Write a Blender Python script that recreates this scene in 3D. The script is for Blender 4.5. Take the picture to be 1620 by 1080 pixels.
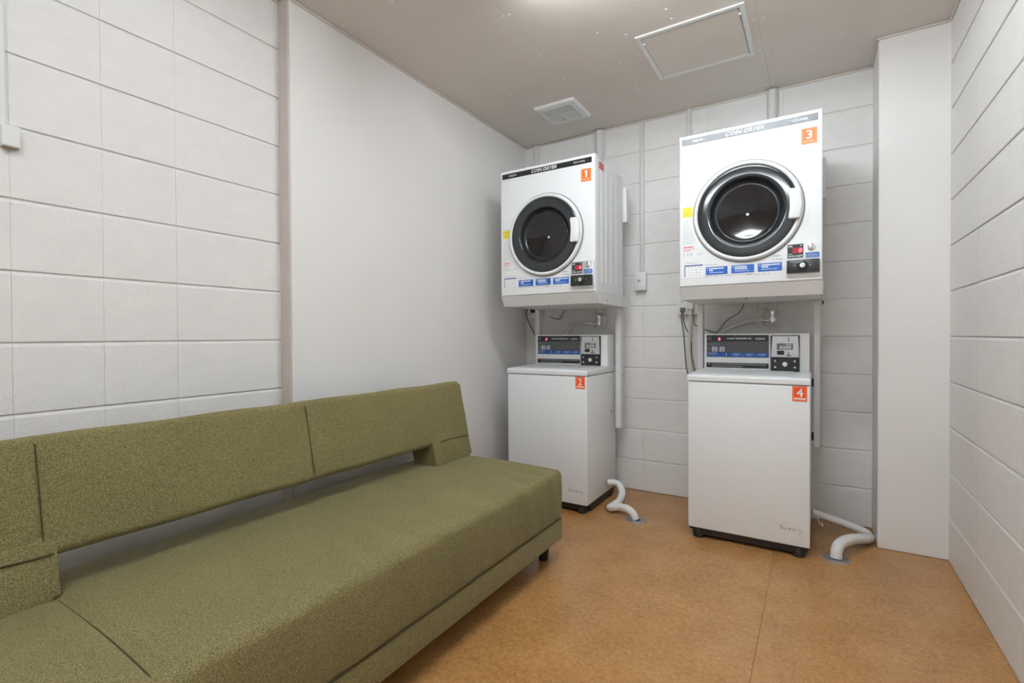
import bpy, bmesh, math, random
from mathutils import Vector, Matrix
random.seed(7)
for o in list(bpy.data.objects): bpy.data.objects.remove(o)
scene = bpy.context.scene
C = scene.collection
PI = math.pi

# ------------------------------------------------------------------ camera
EYE = 1.0125; YAW = 0.5550; PITCH = -0.0114; ROLL = -0.0052; FPX = 777.75
fw = Vector((-math.sin(YAW), math.cos(YAW), 0)); rt = Vector((math.cos(YAW), math.sin(YAW), 0)); up = Vector((0, 0, 1))
fw, up = fw*math.cos(PITCH)+up*math.sin(PITCH), up*math.cos(PITCH)-fw*math.sin(PITCH)
rt, up = rt*math.cos(ROLL)+up*math.sin(ROLL), up*math.cos(ROLL)-rt*math.sin(ROLL)
cd = bpy.data.cameras.new('camera'); cam = bpy.data.objects.new('camera', cd); C.objects.link(cam)
m = Matrix((rt, up, -fw)).transposed().to_4x4(); m.translation = Vector((0, 0, EYE)); cam.matrix_world = m
cd.sensor_fit = 'HORIZONTAL'; cd.sensor_width = 36.0; cd.lens = FPX/1620*36.0; cd.clip_start = 0.02
scene.camera = cam

# ------------------------------------------------------------------ world, exposure, lamp strength
w = bpy.data.worlds.new('world'); scene.world = w; w.use_nodes = True
w.node_tree.nodes['Background'].inputs['Color'].default_value = (0.9, 0.95, 1, 1)
w.node_tree.nodes['Background'].inputs['Strength'].default_value = 0.0
scene.view_settings.view_transform = 'Standard'; scene.view_settings.look = 'None'
scene.view_settings.gamma = 1.0; scene.view_settings.use_curve_mapping = False
scene.view_settings.exposure = 0.0
LAMP_W = 60.0           # emission strength of each fluorescent tube
LAMP_COL = (0.848, 0.938, 1.0)

# ------------------------------------------------------------------ room measures (metres)
XL, XP, XR = -1.894, -1.8286, 0.501       # block wall, plaster panel, right wall
YB, YPIL, YPAN, YF = 3.157, 2.8755, 1.241, -1.15
XPIL, ZC = 0.245, 2.394

# ------------------------------------------------------------------ materials
def nt(name):
    m = bpy.data.materials.new(name); m.use_nodes = True
    n = m.node_tree; return m, n, n.nodes['Principled BSDF']
def plain(name, col, rough=0.5, metal=0.0, spec=0.5, coat=0.0, vary=0.0, vscale=12.0, bump=0.0, bscale=200.0, bdist=0.001, emit=None, es=0.0):
    m, n, b = nt(name)
    b.inputs['Base Color'].default_value = (*col, 1); b.inputs['Roughness'].default_value = rough
    b.inputs['Metallic'].default_value = metal; b.inputs['Specular IOR Level'].default_value = spec
    b.inputs['Coat Weight'].default_value = coat; b.inputs['Coat Roughness'].default_value = 0.08
    tc = n.nodes.new('ShaderNodeTexCoord')
    if vary:
        t = n.nodes.new('ShaderNodeTexNoise'); t.inputs['Scale'].default_value = vscale; t.inputs['Detail'].default_value = 5
        n.links.new(tc.outputs['Object'], t.inputs['Vector'])
        r = n.nodes.new('ShaderNodeMapRange'); r.inputs['From Min'].default_value = 0.3; r.inputs['From Max'].default_value = 0.7
        r.inputs['To Min'].default_value = 1-vary; r.inputs['To Max'].default_value = 1.0
        n.links.new(t.outputs['Fac'], r.inputs['Value'])
        x = n.nodes.new('ShaderNodeMix'); x.data_type = 'RGBA'; x.blend_type = 'MULTIPLY'; x.inputs['Factor'].default_value = 1
        x.inputs['A'].default_value = (*col, 1); n.links.new(r.outputs['Result'], x.inputs['B'])
        n.links.new(x.outputs['Result'], b.inputs['Base Color'])
    if bump:
        t = n.nodes.new('ShaderNodeTexNoise'); t.inputs['Scale'].default_value = bscale; t.inputs['Detail'].default_value = 4
        n.links.new(tc.outputs['Object'], t.inputs['Vector'])
        bp = n.nodes.new('ShaderNodeBump'); bp.inputs['Strength'].default_value = bump; bp.inputs['Distance'].default_value = bdist
        n.links.new(t.outputs['Fac'], bp.inputs['Height']); n.links.new(bp.outputs['Normal'], b.inputs['Normal'])
    if emit:
        b.inputs['Emission Color'].default_value = (*emit, 1); b.inputs['Emission Strength'].default_value = es
    return m

def block_material(name, col):
    """thick paint over coarse concrete block: fine grit plus scattered pits"""
    m, n, b = nt(name)
    b.inputs['Roughness'].default_value = 0.55; b.inputs['Specular IOR Level'].default_value = 0.35
    g = n.nodes.new('ShaderNodeNewGeometry')
    mp = n.nodes.new('ShaderNodeMapping'); mp.inputs['Scale'].default_value = (1, 1, 1.7)
    n.links.new(g.outputs['Position'], mp.inputs['Vector'])
    a = n.nodes.new('ShaderNodeTexNoise'); a.inputs['Scale'].default_value = 85; a.inputs['Detail'].default_value = 6; a.inputs['Roughness'].default_value = 0.65
    c = n.nodes.new('ShaderNodeTexNoise'); c.inputs['Scale'].default_value = 14; c.inputs['Detail'].default_value = 3
    v = n.nodes.new('ShaderNodeTexVoronoi'); v.inputs['Scale'].default_value = 42
    for t in (a, c, v): n.links.new(mp.outputs['Vector'], t.inputs['Vector'])
    pit = n.nodes.new('ShaderNodeMapRange'); pit.inputs['From Min'].default_value = 0.02; pit.inputs['From Max'].default_value = 0.10
    pit.inputs['To Min'].default_value = -0.9; pit.inputs['To Max'].default_value = 0
    n.links.new(v.outputs['Distance'], pit.inputs['Value'])
    # only some cells are pits
    sel = n.nodes.new('ShaderNodeMath'); sel.operation = 'GREATER_THAN'; sel.inputs[1].default_value = 0.80
    sp = n.nodes.new('ShaderNodeSeparateColor'); n.links.new(v.outputs['Color'], sp.inputs[0]); n.links.new(sp.outputs[0], sel.inputs[0])
    mu = n.nodes.new('ShaderNodeMath'); mu.operation = 'MULTIPLY'; n.links.new(pit.outputs['Result'], mu.inputs[0]); n.links.new(sel.outputs[0], mu.inputs[1])
    ad = n.nodes.new('ShaderNodeMath'); ad.operation = 'ADD'; n.links.new(a.outputs['Fac'], ad.inputs[0]); n.links.new(mu.outputs[0], ad.inputs[1])
    bp = n.nodes.new('ShaderNodeBump'); bp.inputs['Strength'].default_value = 0.5; bp.inputs['Distance'].default_value = 0.0042
    n.links.new(ad.outputs[0], bp.inputs['Height']); n.links.new(bp.outputs['Normal'], b.inputs['Normal'])
    r = n.nodes.new('ShaderNodeMapRange'); r.inputs['From Min'].default_value = 0.3; r.inputs['From Max'].default_value = 0.7
    r.inputs['To Min'].default_value = 0.965; r.inputs['To Max'].default_value = 1
    n.links.new(c.outputs['Fac'], r.inputs['Value'])
    x = n.nodes.new('ShaderNodeMix'); x.data_type = 'RGBA'; x.blend_type = 'MULTIPLY'; x.inputs['Factor'].default_value = 1
    x.inputs['A'].default_value = (*col, 1); n.links.new(r.outputs['Result'], x.inputs['B']); n.links.new(x.outputs['Result'], b.inputs['Base Color'])
    return m

def fabric_material(name, dark, mid, light):
    m, n, b = nt(name)
    b.inputs['Roughness'].default_value = 0.85; b.inputs['Specular IOR Level'].default_value = 0.25
    b.inputs['Sheen Weight'].default_value = 0.22; b.inputs['Sheen Roughness'].default_value = 0.4
    b.inputs['Sheen Tint'].default_value = (0.85, 0.83, 0.68, 1)
    tc = n.nodes.new('ShaderNodeTexCoord')
    def yarn(sc):
        mp = n.nodes.new('ShaderNodeMapping'); mp.inputs['Scale'].default_value = sc
        n.links.new(tc.outputs['Object'], mp.inputs['Vector'])
        t = n.nodes.new('ShaderNodeTexNoise'); t.inputs['Scale'].default_value = 1; t.inputs['Detail'].default_value = 2
        n.links.new(mp.outputs['Vector'], t.inputs['Vector']); return t.outputs['Fac']
    a, c = yarn((470, 280, 470)), yarn((280, 500, 280))
    av = n.nodes.new('ShaderNodeMath'); av.operation = 'ADD'; n.links.new(a, av.inputs[0]); n.links.new(c, av.inputs[1])
    rp = n.nodes.new('ShaderNodeValToRGB'); e = rp.color_ramp.elements
    e[0].position = 0.33; e[0].color = (*dark, 1); e[1].position = 0.68; e[1].color = (*light, 1)
    x = e.new(0.5); x.color = (*mid, 1)
    hf = n.nodes.new('ShaderNodeMath'); hf.operation = 'MULTIPLY'; hf.inputs[1].default_value = 0.5
    n.links.new(av.outputs[0], hf.inputs[0]); n.links.new(hf.outputs[0], rp.inputs['Fac'])
    big = n.nodes.new('ShaderNodeTexNoise'); big.inputs['Scale'].default_value = 3.5; big.inputs['Detail'].default_value = 3
    n.links.new(tc.outputs['Object'], big.inputs['Vector'])
    r = n.nodes.new('ShaderNodeMapRange'); r.inputs['To Min'].default_value = 0.84; r.inputs['To Max'].default_value = 1.14
    n.links.new(big.outputs['Fac'], r.inputs['Value'])
    mx = n.nodes.new('ShaderNodeMix'); mx.data_type = 'RGBA'; mx.blend_type = 'MULTIPLY'; mx.inputs['Factor'].default_value = 1
    n.links.new(rp.outputs['Color'], mx.inputs['A']); n.links.new(r.outputs['Result'], mx.inputs['B'])
    n.links.new(mx.outputs['Result'], b.inputs['Base Color'])
    bp = n.nodes.new('ShaderNodeBump'); bp.inputs['Strength'].default_value = 0.35; bp.inputs['Distance'].default_value = 0.0012
    n.links.new(hf.outputs[0], bp.inputs['Height']); n.links.new(bp.outputs['Normal'], b.inputs['Normal'])
    return m

def vinyl_material(name):
    m, n, b = nt(name)
    b.inputs['Roughness'].default_value = 0.26; b.inputs['Specular IOR Level'].default_value = 0.5
    g = n.nodes.new('ShaderNodeNewGeometry')
    a = n.nodes.new('ShaderNodeTexNoise'); a.inputs['Scale'].default_value = 62; a.inputs['Detail'].default_value = 8; a.inputs['Roughness'].default_value = 0.72
    a.inputs['Distortion'].default_value = 0.6
    c = n.nodes.new('ShaderNodeTexNoise'); c.inputs['Scale'].default_value = 6; c.inputs['Detail'].default_value = 4
    s = n.nodes.new('ShaderNodeTexNoise'); s.inputs['Scale'].default_value = 190; s.inputs['Detail'].default_value = 3
    for t in (a, c, s): n.links.new(g.outputs['Position'], t.inputs['Vector'])
    m1 = n.nodes.new('ShaderNodeMath'); m1.operation = 'MULTIPLY_ADD'; m1.inputs[1].default_value = 0.22
    n.links.new(c.outputs['Fac'], m1.inputs[0]); 
    m0 = n.nodes.new('ShaderNodeMath'); m0.operation = 'MULTIPLY'; m0.inputs[1].default_value = 0.53; n.links.new(a.outputs['Fac'], m0.inputs[0])
    n.links.new(m0.outputs[0], m1.inputs[2])
    m2 = n.nodes.new('ShaderNodeMath'); m2.operation = 'MULTIPLY_ADD'; m2.inputs[1].default_value = 0.25
    n.links.new(s.outputs['Fac'], m2.inputs[0]); n.links.new(m1.outputs[0], m2.inputs[2])
    rp = n.nodes.new('ShaderNodeValToRGB'); e = rp.color_ramp.elements
    e[0].position = 0.36; e[0].color = (0.285, 0.128, 0.036, 1); e[1].position = 0.64; e[1].color = (0.530, 0.292, 0.118, 1)
    x = e.new(0.5); x.color = (0.415, 0.208, 0.072, 1)
    n.links.new(m2.outputs[0], rp.inputs['Fac']); n.links.new(rp.outputs['Color'], b.inputs['Base Color'])
    bp = n.nodes.new('ShaderNodeBump'); bp.inputs['Strength'].default_value = 0.12; bp.inputs['Distance'].default_value = 0.001
    n.links.new(a.outputs['Fac'], bp.inputs['Height']); n.links.new(bp.outputs['Normal'], b.inputs['Normal'])
    return m

M = dict(
    block=block_material('painted_block', (0.86, 0.834, 0.810)),
    mortar=plain('painted_mortar', (0.80, 0.777, 0.753), 0.6, vary=0.06, bump=0.3, bscale=90, bdist=0.002),
    plaster=plain('painted_plaster', (0.86, 0.832, 0.808), 0.5, vary=0.02, vscale=4, bump=0.08, bscale=60),
    ceiling=plain('ceiling_board_paint', (0.74, 0.675, 0.615), 0.45, spec=0.45, vary=0.03, vscale=5, bump=0.05, bscale=25),
    end_strip=plain('beige_strip', (0.62, 0.555, 0.505), 0.5, vary=0.06, vscale=20),
    trim=plain('ceiling_trim_paint', (0.70, 0.64, 0.585), 0.5, vary=0.04),
    vinyl=vinyl_material('vinyl_floor'),
    seam=plain('floor_underlay', (0.28, 0.135, 0.05), 0.6, vary=0.2),
    enamel=plain('white_enamel', (0.85, 0.858, 0.862), 0.24, spec=0.5, vary=0.01),
    side=plain('white_side_steel', (0.80, 0.80, 0.795), 0.30, vary=0.015),
    standpaint=plain('stand_white_paint', (0.76, 0.75, 0.745), 0.38, vary=0.02),
    plastic=plain('white_plastic', (0.80, 0.80, 0.79), 0.35, vary=0.02),
    cream=plain('cream_plastic', (0.75, 0.71, 0.62), 0.4, vary=0.03),
    conduit=plain('painted_conduit', (0.76, 0.735, 0.715), 0.45, vary=0.03),
    black=plain('black_plastic', (0.012, 0.012, 0.012), 0.35, vary=0.2),
    blackgloss=plain('black_gloss', (0.012, 0.013, 0.015), 0.30, spec=0.6, vary=0.1),
    base=plain('dark_brown_base', (0.022, 0.017, 0.015), 0.45, vary=0.2),
    smoke=plain('smoked_ring', (0.022, 0.025, 0.028), 0.09, spec=0.5, vary=0.1),
    glass=plain('smoked_door_glass', (0.009, 0.0075, 0.0075), 0.07, spec=0.45, vary=0.1),
    silver=plain('brushed_silver', (0.66, 0.67, 0.69), 0.32, metal=0.6, vary=0.05),
    chrome=plain('chrome', (0.78, 0.78, 0.78), 0.12, metal=1.0, vary=0.03),
    galv=plain('galvanised', (0.42, 0.43, 0.45), 0.4, metal=0.8, vary=0.15),
    orange=plain('orange_sticker', (0.90, 0.17, 0.015), 0.45, vary=0.03),
    orange_red=plain('red_orange_sticker', (0.88, 0.090, 0.010), 0.45, vary=0.03),
    paper=plain('white_print', (0.88, 0.88, 0.88), 0.5, vary=0.02),
    peach=plain('peach_print', (0.90, 0.45, 0.25), 0.5, vary=0.03),
    blue=plain('blue_label', (0.010, 0.105, 0.46), 0.4, vary=0.05),
    navy=plain('navy_band', (0.018, 0.060, 0.235), 0.35, vary=0.05),
    yellow=plain('yellow_label', (0.86, 0.72, 0.05), 0.5, vary=0.05),
    redprint=plain('red_print', (0.80, 0.12, 0.13), 0.5, vary=0.05),
    redlabel=plain('red_label', (0.62, 0.11, 0.09), 0.5, vary=0.15, vscale=150),
    greyprint=plain('grey_print', (0.33, 0.33, 0.35), 0.5, vary=0.05),
    darkprint=plain('dark_print', (0.05, 0.05, 0.055), 0.5, vary=0.05),
    panelgrey=plain('panel_grey', (0.085, 0.088, 0.095), 0.28, vary=0.1, vscale=40),
    paneldark=plain('panel_dark', (0.022, 0.024, 0.027), 0.25, vary=0.1),
    button=plain('pale_blue_button', (0.45, 0.50, 0.58), 0.4, vary=0.05),
    labelgrey=plain('price_label_grey', (0.16, 0.165, 0.175), 0.45, vary=0.05),
    redglass=plain('red_display', (0.10, 0.004, 0.010), 0.2, emit=(1, 0.03, 0.08), es=0.35),
    led=plain('red_led', (0.4, 0.01, 0.02), 0.4, emit=(1, 0.13, 0.16), es=4.0),
    hose=plain('white_hose', (0.80, 0.79, 0.77), 0.35, vary=0.03, vscale=40),
    clearhose=plain('translucent_hose', (0.66, 0.64, 0.60), 0.35, vary=0.05),
    green=plain('green_wire', (0.055, 0.10, 0.060), 0.5, vary=0.2),
    dcord=plain('dark_cord', (0.035, 0.030, 0.022), 0.5, vary=0.2),
    plug=plain('grey_plug', (0.11, 0.13, 0.12), 0.45, vary=0.1),
    sofaleg=plain('black_wood_leg', (0.016, 0.014, 0.013), 0.4, vary=0.2),
    fabric=fabric_material('olive_weave', (0.074, 0.060, 0.021), (0.180, 0.150, 0.060), (0.310, 0.268, 0.130)),
    seamline=plain('olive_seam', (0.060, 0.048, 0.015), 0.9, vary=0.2),
    tube=plain('fluorescent_tube', (0.9, 0.9, 0.9), 0.4, emit=LAMP_COL, es=LAMP_W),
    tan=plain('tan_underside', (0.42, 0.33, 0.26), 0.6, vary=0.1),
)

# ------------------------------------------------------------------ mesh helpers
def new_bm(): return bmesh.new()
def add_box(bm, x0, x1, y0, y1, z0, z1, bev=0.0, seg=1):
    v = [bm.verts.new((x, y, z)) for z in (z0, z1) for y in (y0, y1) for x in (x0, x1)]
    fs = [(0, 2, 3, 1), (4, 5, 7, 6), (0, 1, 5, 4), (2, 6, 7, 3), (0, 4, 6, 2), (1, 3, 7, 5)]
    faces = [bm.faces.new([v[i] for i in f]) for f in fs]
    if bev:
        es = list({e for f in faces for e in f.edges})
        bmesh.ops.bevel(bm, geom=es, offset=bev, offset_type='OFFSET', segments=seg, profile=0.5, affect='EDGES', clamp_overlap=True)
    return bm
def box(x0, x1, y0, y1, z0, z1, bev=0.0, seg=1): return add_box(new_bm(), x0, x1, y0, y1, z0, z1, bev, seg)
def add_tube(bm, pts, r, n=10, caps=True, smooth=3):
    """round tube through points (Catmull-Rom smoothed); r may be a list per point"""
    P = [Vector(p) for p in pts]; R = r if isinstance(r, (list, tuple)) else [r]*len(P)
    if smooth > 1 and len(P) > 2:
        Q, S = [], []
        for i in range(len(P)-1):
            a, b, c, d = P[max(i-1, 0)], P[i], P[i+1], P[min(i+2, len(P)-1)]
            for k in range(smooth):
                t = k/smooth
                Q.append(0.5*((2*b)+(c-a)*t+(2*a-5*b+4*c-d)*t*t+(3*b-a-3*c+d)*t**3)); S.append(R[i]*(1-t)+R[i+1]*t)
        Q.append(P[-1]); S.append(R[-1]); P, R = Q, S
    rings = []; prev = None
    for i, p in enumerate(P):
        t = (P[min(i+1, len(P)-1)]-P[max(i-1, 0)]).normalized()
        if prev is None:
            u = t.cross(Vector((0, 0, 1)))
            if u.length < 1e-3: u = t.cross(Vector((0, 1, 0)))
        else: u = prev-t*prev.dot(t)
        u.normalize(); prev = u; q = t.cross(u)
        rings.append([bm.verts.new(p+(u*math.cos(2*PI*k/n)+q*math.sin(2*PI*k/n))*R[i]) for k in range(n)])
    for a, b in zip(rings, rings[1:]):
        for k in range(n): bm.faces.new((a[k], a[(k+1) % n], b[(k+1) % n], b[k]))
    if caps: bm.faces.new(rings[0][::-1]); bm.faces.new(rings[-1])
    return bm
def tube(pts, r, n=10, smooth=3): return add_tube(new_bm(), pts, r, n, True, smooth)
def lathe_y(prof, cx, cz, n=64, close_ends=True, cy=0.0):
    """profile [(radius, y)] spun about the y axis through (cx, cz)"""
    bm = new_bm(); rings = []
    for r, y in prof:
        if r < 1e-6: rings.append([bm.verts.new((cx, cy+y, cz))])
        else: rings.append([bm.verts.new((cx+r*math.cos(2*PI*k/n), cy+y, cz+r*math.sin(2*PI*k/n))) for k in range(n)])
    for a, b in zip(rings, rings[1:]):
        for k in range(n):
            if len(a) == 1: bm.faces.new((a[0], b[k], b[(k+1) % n]))
            elif len(b) == 1: bm.faces.new((a[k], b[0], a[(k+1) % n]))
            else: bm.faces.new((a[k], b[k], b[(k+1) % n], a[(k+1) % n]))
    return bm
def lathe_z(prof, cx, cy, n=32):
    bm = lathe_y(prof, 0, 0, n)
    for v in bm.verts: v.co = Vector((cx+v.co.x, cy+v.co.z, v.co.y))
    return bm
def prism_xz(poly, y0, y1, bev=0.0, seg=2):
    """polygon in x,z extruded along y"""
    bm = new_bm(); a = [bm.verts.new((x, y0, z)) for x, z in poly]; b = [bm.verts.new((x, y1, z)) for x, z in poly]; n = len(poly)
    fa = bm.faces.new(a); fb = bm.faces.new(b[::-1])
    for i in range(n): bm.faces.new((a[(i+1) % n], a[i], b[i], b[(i+1) % n]))
    if bev: bmesh.ops.bevel(bm, geom=list({e for f in (fa, fb) for e in f.edges}), offset=bev, offset_type='OFFSET', segments=seg, profile=0.5, affect='EDGES', clamp_overlap=True)
    return bm
def prism_yz(poly, x0, x1, bev=0.0, seg=2):
    bm = prism_xz(poly, x0, x1, bev, seg)
    for v in bm.verts: v.co = Vector((v.co.y, v.co.x, v.co.z))
    return bm
def rrect(x0, x1, z0, z1, r, n=5):
    p = []
    for cx, cz, a in ((x1-r, z1-r, 0), (x0+r, z1-r, 90), (x0+r, z0+r, 180), (x1-r, z0+r, 270)):
        for k in range(n+1):
            t = math.radians(a+90*k/n); p.append((cx+r*math.cos(t), cz+r*math.sin(t)))
    return p
def obj(name, bm, mat, parent=None, smooth=False, label=None, angle=35):
    bmesh.ops.recalc_face_normals(bm, faces=bm.faces[:])
    me = bpy.data.meshes.new(name); bm.to_mesh(me); bm.free()
    me.materials.append(M[mat] if isinstance(mat, str) else mat)
    if smooth:
        me.polygons.foreach_set('use_smooth', [True]*len(me.polygons))
        try: me.set_sharp_from_angle(angle=math.radians(angle))
        except Exception: pass
    o = bpy.data.objects.new(name, me); C.objects.link(o)
    if parent: o.parent = parent
    if label: o['label'] = label
    return o
def thing(name, label, cat, loc=(0, 0, 0), group=None):
    o = bpy.data.objects.new(name, None); C.objects.link(o); o.location = loc; o.empty_display_size = 0.1
    o['label'] = label; o['category'] = cat
    if group: o['group'] = group
    return o
def tag(o, label, cat, group=None):
    o['label'] = label; o['category'] = cat
    if group: o['group'] = group
    return o
def struct(o): o['kind'] = 'structure'; return o
def text_bm(s, x0, x1, z0, y, height=None, bold=0.0, shear=0.0, depth=0.0004, fit=True):
    """flat lettering in the x,z plane facing -y, fitted between x0 and x1 with its foot at z0"""
    cu = bpy.data.curves.new('lettering', 'FONT'); cu.body = s; cu.size = 1; cu.offset = bold; cu.shear = shear; cu.resolution_u = 3
    ob = bpy.data.objects.new('lettering', cu); C.objects.link(ob)
    dg = bpy.context.evaluated_depsgraph_get(); me = bpy.data.meshes.new_from_object(ob.evaluated_get(dg))
    bpy.data.objects.remove(ob); bpy.data.curves.remove(cu)
    bm = new_bm(); bm.from_mesh(me); bpy.data.meshes.remove(me)
    xs = [v.co.x for v in bm.verts]; ys = [v.co.y for v in bm.verts]
    ax, bx, ay, by = min(xs), max(xs), min(ys), max(ys)
    sx = (x1-x0)/(bx-ax); sy = (height/(by-ay)) if height else sx
    for v in bm.verts: v.co = Vector((x0+(v.co.x-ax)*sx, y, z0+(v.co.y-ay)*sy))
    return bm
def dashes(bm, x0, x1, z, h, y, seed, wmin=0.004, wmax=0.016, gap=0.002, th=0.0002):
    """a line of print too small to read: short flat strokes"""
    rn = random.Random(seed); x = x0
    while x < x1-wmin:
        wd = min(rn.uniform(wmin, wmax), x1-x); add_box(bm, x, x+wd, y-th, y, z, z+h); x += wd+gap*rn.uniform(0.5, 1.5)
    return bm

# ================================================================== THE SETTING
# ---- block walls: each block its own object, joints recessed
REC = 0.0060; JH = 0.0050; JV = 0.0006
mesh_cache = {}
def block_mesh(axis, ln, ht):
    """struck-joint block: sharp lower arris, long weathered top chamfer, slight side arrises. Face at depth 0."""
    k = (axis, round(ln, 3), round(ht, 3))
    if k not in mesh_cache:
        bm = new_bm(); T = 0.02
        c, d, e, f = 0.0085, 0.0036, 0.0045, 0.0009      # top chamfer height/depth, side chamfer width/depth
        A = [(0, f, 0.0008), (e, 0, 0), (ln-e, 0, 0), (ln, f, 0.0008)]
        rows = [(0.0, 0.0010), (0.0012, 0.0), (ht-c, 0.0), (ht-c*0.4, d*0.45), (ht, d)]
        g = [[bm.verts.new((x, dx+dz, z)) for x, dx, _ in A] for z, dz in rows]
        for r0, r1 in zip(g, g[1:]):
            for i in range(3): bm.faces.new((r0[i], r0[i+1], r1[i+1], r1[i]))
        back = [bm.verts.new(p) for p in ((0, T, 0), (ln, T, 0), (ln, T, ht), (0, T, ht))]
        bm.faces.new(back[::-1])
        bm.faces.new([back[0], back[1]]+g[0][::-1]); bm.faces.new([back[2], back[3]]+g[-1])
        bm.faces.new([back[3], back[0]]+[r[0] for r in g]); bm.faces.new([back[1], back[2]]+[r[-1] for r in g[::-1]])
        for v in bm.verts:
            x, y, z = v.co
            if axis == 'y': v.co = (-y, x, z)
            elif axis == 'Y': v.co = (y, x, z)
        bmesh.ops.recalc_face_normals(bm, faces=bm.faces[:])
        me = bpy.data.meshes.new('concrete_block'); bm.to_mesh(me); bm.free(); me.materials.append(M['block'])
        mesh_cache[k] = me
    return mesh_cache[k]
def block_wall(wall, axis, plane, cuts, z1):
    rn = random.Random(len(cuts)*7)
    z = 0.0
    while z < z1-0.02:
        zt = min(z+0.2, z1)
        for a, b in zip(cuts, cuts[1:]):
            ln = b-a-JV; ht = zt-z-JH
            o = bpy.data.objects.new('concrete_block', block_mesh(axis, ln, ht)); C.objects.link(o); o.parent = wall
            j = rn.uniform(-0.0008, 0.0004)
            if axis == 'y': o.location = (plane+j, a+JV/2, z+JH/2)
            elif axis == 'Y': o.location = (plane-j, a+JV/2, z+JH/2)
            else: o.location = (a+JV/2, plane-j, z+JH/2)
        z = zt
def frange(a, b, s):
    r = [a]
    while r[-1]+s < b-0.05: r.append(r[-1]+s)
    return r+[b]
wl = struct(obj('wall_left', box(XL-0.12, XL-REC, YF, YPAN+0.02, 0, ZC+0.02), 'mortar'))
block_wall(wl, 'y', XL, [YF, -0.772, -0.372, 0.028, 0.428, 0.635, 0.843, YPAN+0.012], ZC)
wb = struct(obj('wall_back', box(XP-0.03, XPIL+0.02, YB+REC, YB+0.12, 0, ZC+0.02), 'mortar'))
block_wall(wb, 'x', YB, [XP-0.02, -1.759, -1.359, -0.959, -0.559, -0.159, XPIL+0.008], ZC)
wr = struct(obj('wall_right', box(XR+REC, XR+0.12, YF, YPIL+0.30, 0, ZC+0.02), 'mortar'))
block_wall(wr, 'Y', XR, [YF, -0.81, -0.41, -0.01, 0.39, 0.79, 1.19, 1.59, 1.99, 2.43, YPIL+0.008], ZC)
struct(obj('wall_left_plaster', box(XP-0.19, XP, YPAN, YB+0.10, 0, ZC+0.02, 0.004, 2), 'plaster'))
struct(obj('wall_pillar', box(XPIL, XR+0.11, YPIL, YB+0.11, 0, ZC+0.02, 0.006, 2), 'plaster'))
struct(obj('wall_front', box(XL-0.12, XR+0.12, YF-0.1, YF, 0, ZC+0.02), 'plaster'))

# ---- floor: underlay with two welded vinyl sheets
fl = struct(obj('floor', box(XL-0.12, XR+0.12, YF-0.1, YB+0.12, -0.08, -0.003), 'seam'))
obj('vinyl_sheet', box(XL-0.12, -0.1652, YF-0.1, YB+0.12, -0.003, 0, 0.0008), 'vinyl', fl)
obj('vinyl_sheet', box(-0.1645, XR+0.12, YF-0.1, YB+0.12, -0.003, 0, 0.0008), 'vinyl', fl)

# ---- ceiling: boards with hairline joints, screw heads
ce = struct(obj('ceiling', box(XL-0.12, XR+0.12, YF-0.1, YB+0.12, ZC+0.006, ZC+0.08), 'trim'))
xs = [XL-0.1, -1.14, -0.22, XR+0.1]; ys = [YF-0.05, -0.93, 0.89, 2.71, YB+0.1]
for a, b in zip(xs, xs[1:]):
    for c, d in zip(ys, ys[1:]):
        obj('ceiling_board', box(a+0.0002, b-0.0002, c+0.0002, d-0.0002, ZC, ZC+0.006, 0.0006), 'ceiling', ce)
sbm = lathe_z([(0.0, -0.0016), (0.0045, -0.0014), (0.0066, 0.0008)], 0, 0, 8)
bmesh.ops.recalc_face_normals(sbm, faces=sbm.faces[:])
sme = bpy.data.meshes.new('screw_head'); sbm.to_mesh(sme); sbm.free(); sme.materials.append(M['paper'])
spots = [(x, y) for x in (-1.79, -1.49, -1.156, -1.126, -0.85, -0.545, -0.235, -0.205, 0.09, 0.454) for y in (1.16, 1.48, 1.805, 2.13, 2.415, 2.68, 2.745, 3.08)]
spots = [(x, y) for x, y in spots if not (-0.76 < x < -0.24 and 2.2 < y < 2.72) and not (x > 0.24 and y > 2.85)]
spots += [(-0.749, 2.221), (-0.542, 2.218), (-0.747, 2.406), (0.217, 2.836)]
for x, y in spots:
    o = bpy.data.objects.new('screw_head', sme); C.objects.link(o); o.parent = ce
    o.location = (x+random.uniform(-0.006, 0.006), y+random.uniform(-0.008, 0.008), ZC)

# ---- slim ceiling trims
def trim(n, x0, x1, y0, y1, z0=ZC-0.011, z1=ZC-0.0005):
    struct(obj('trim_%d' % n, box(x0, x1, y0, y1, z0, z1, 0.002), 'trim'))
trim(1, XP, XP+0.009, YPAN, YB-0.01)
trim(2, XP+0.010, XPIL-0.001, YB-0.009, YB+0.0)
trim(3, XPIL-0.009, XPIL, YPIL-0.001, YB-0.010)
trim(4, XPIL-0.009, XR-0.01, YPIL-0.010, YPIL-0.0015)
trim(5, XR-0.009, XR, YF, YPIL-0.012)
struct(obj('trim_7', box(XL-0.001, XP-0.003, YPAN-0.009, YPAN+0.001, 0, ZC-0.001, 0.002), 'end_strip'))  # thin beige strip, darker than the plaster, covering the panel's end face
trim(6, XL, XL+0.009, YF, YPAN-0.011)

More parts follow.
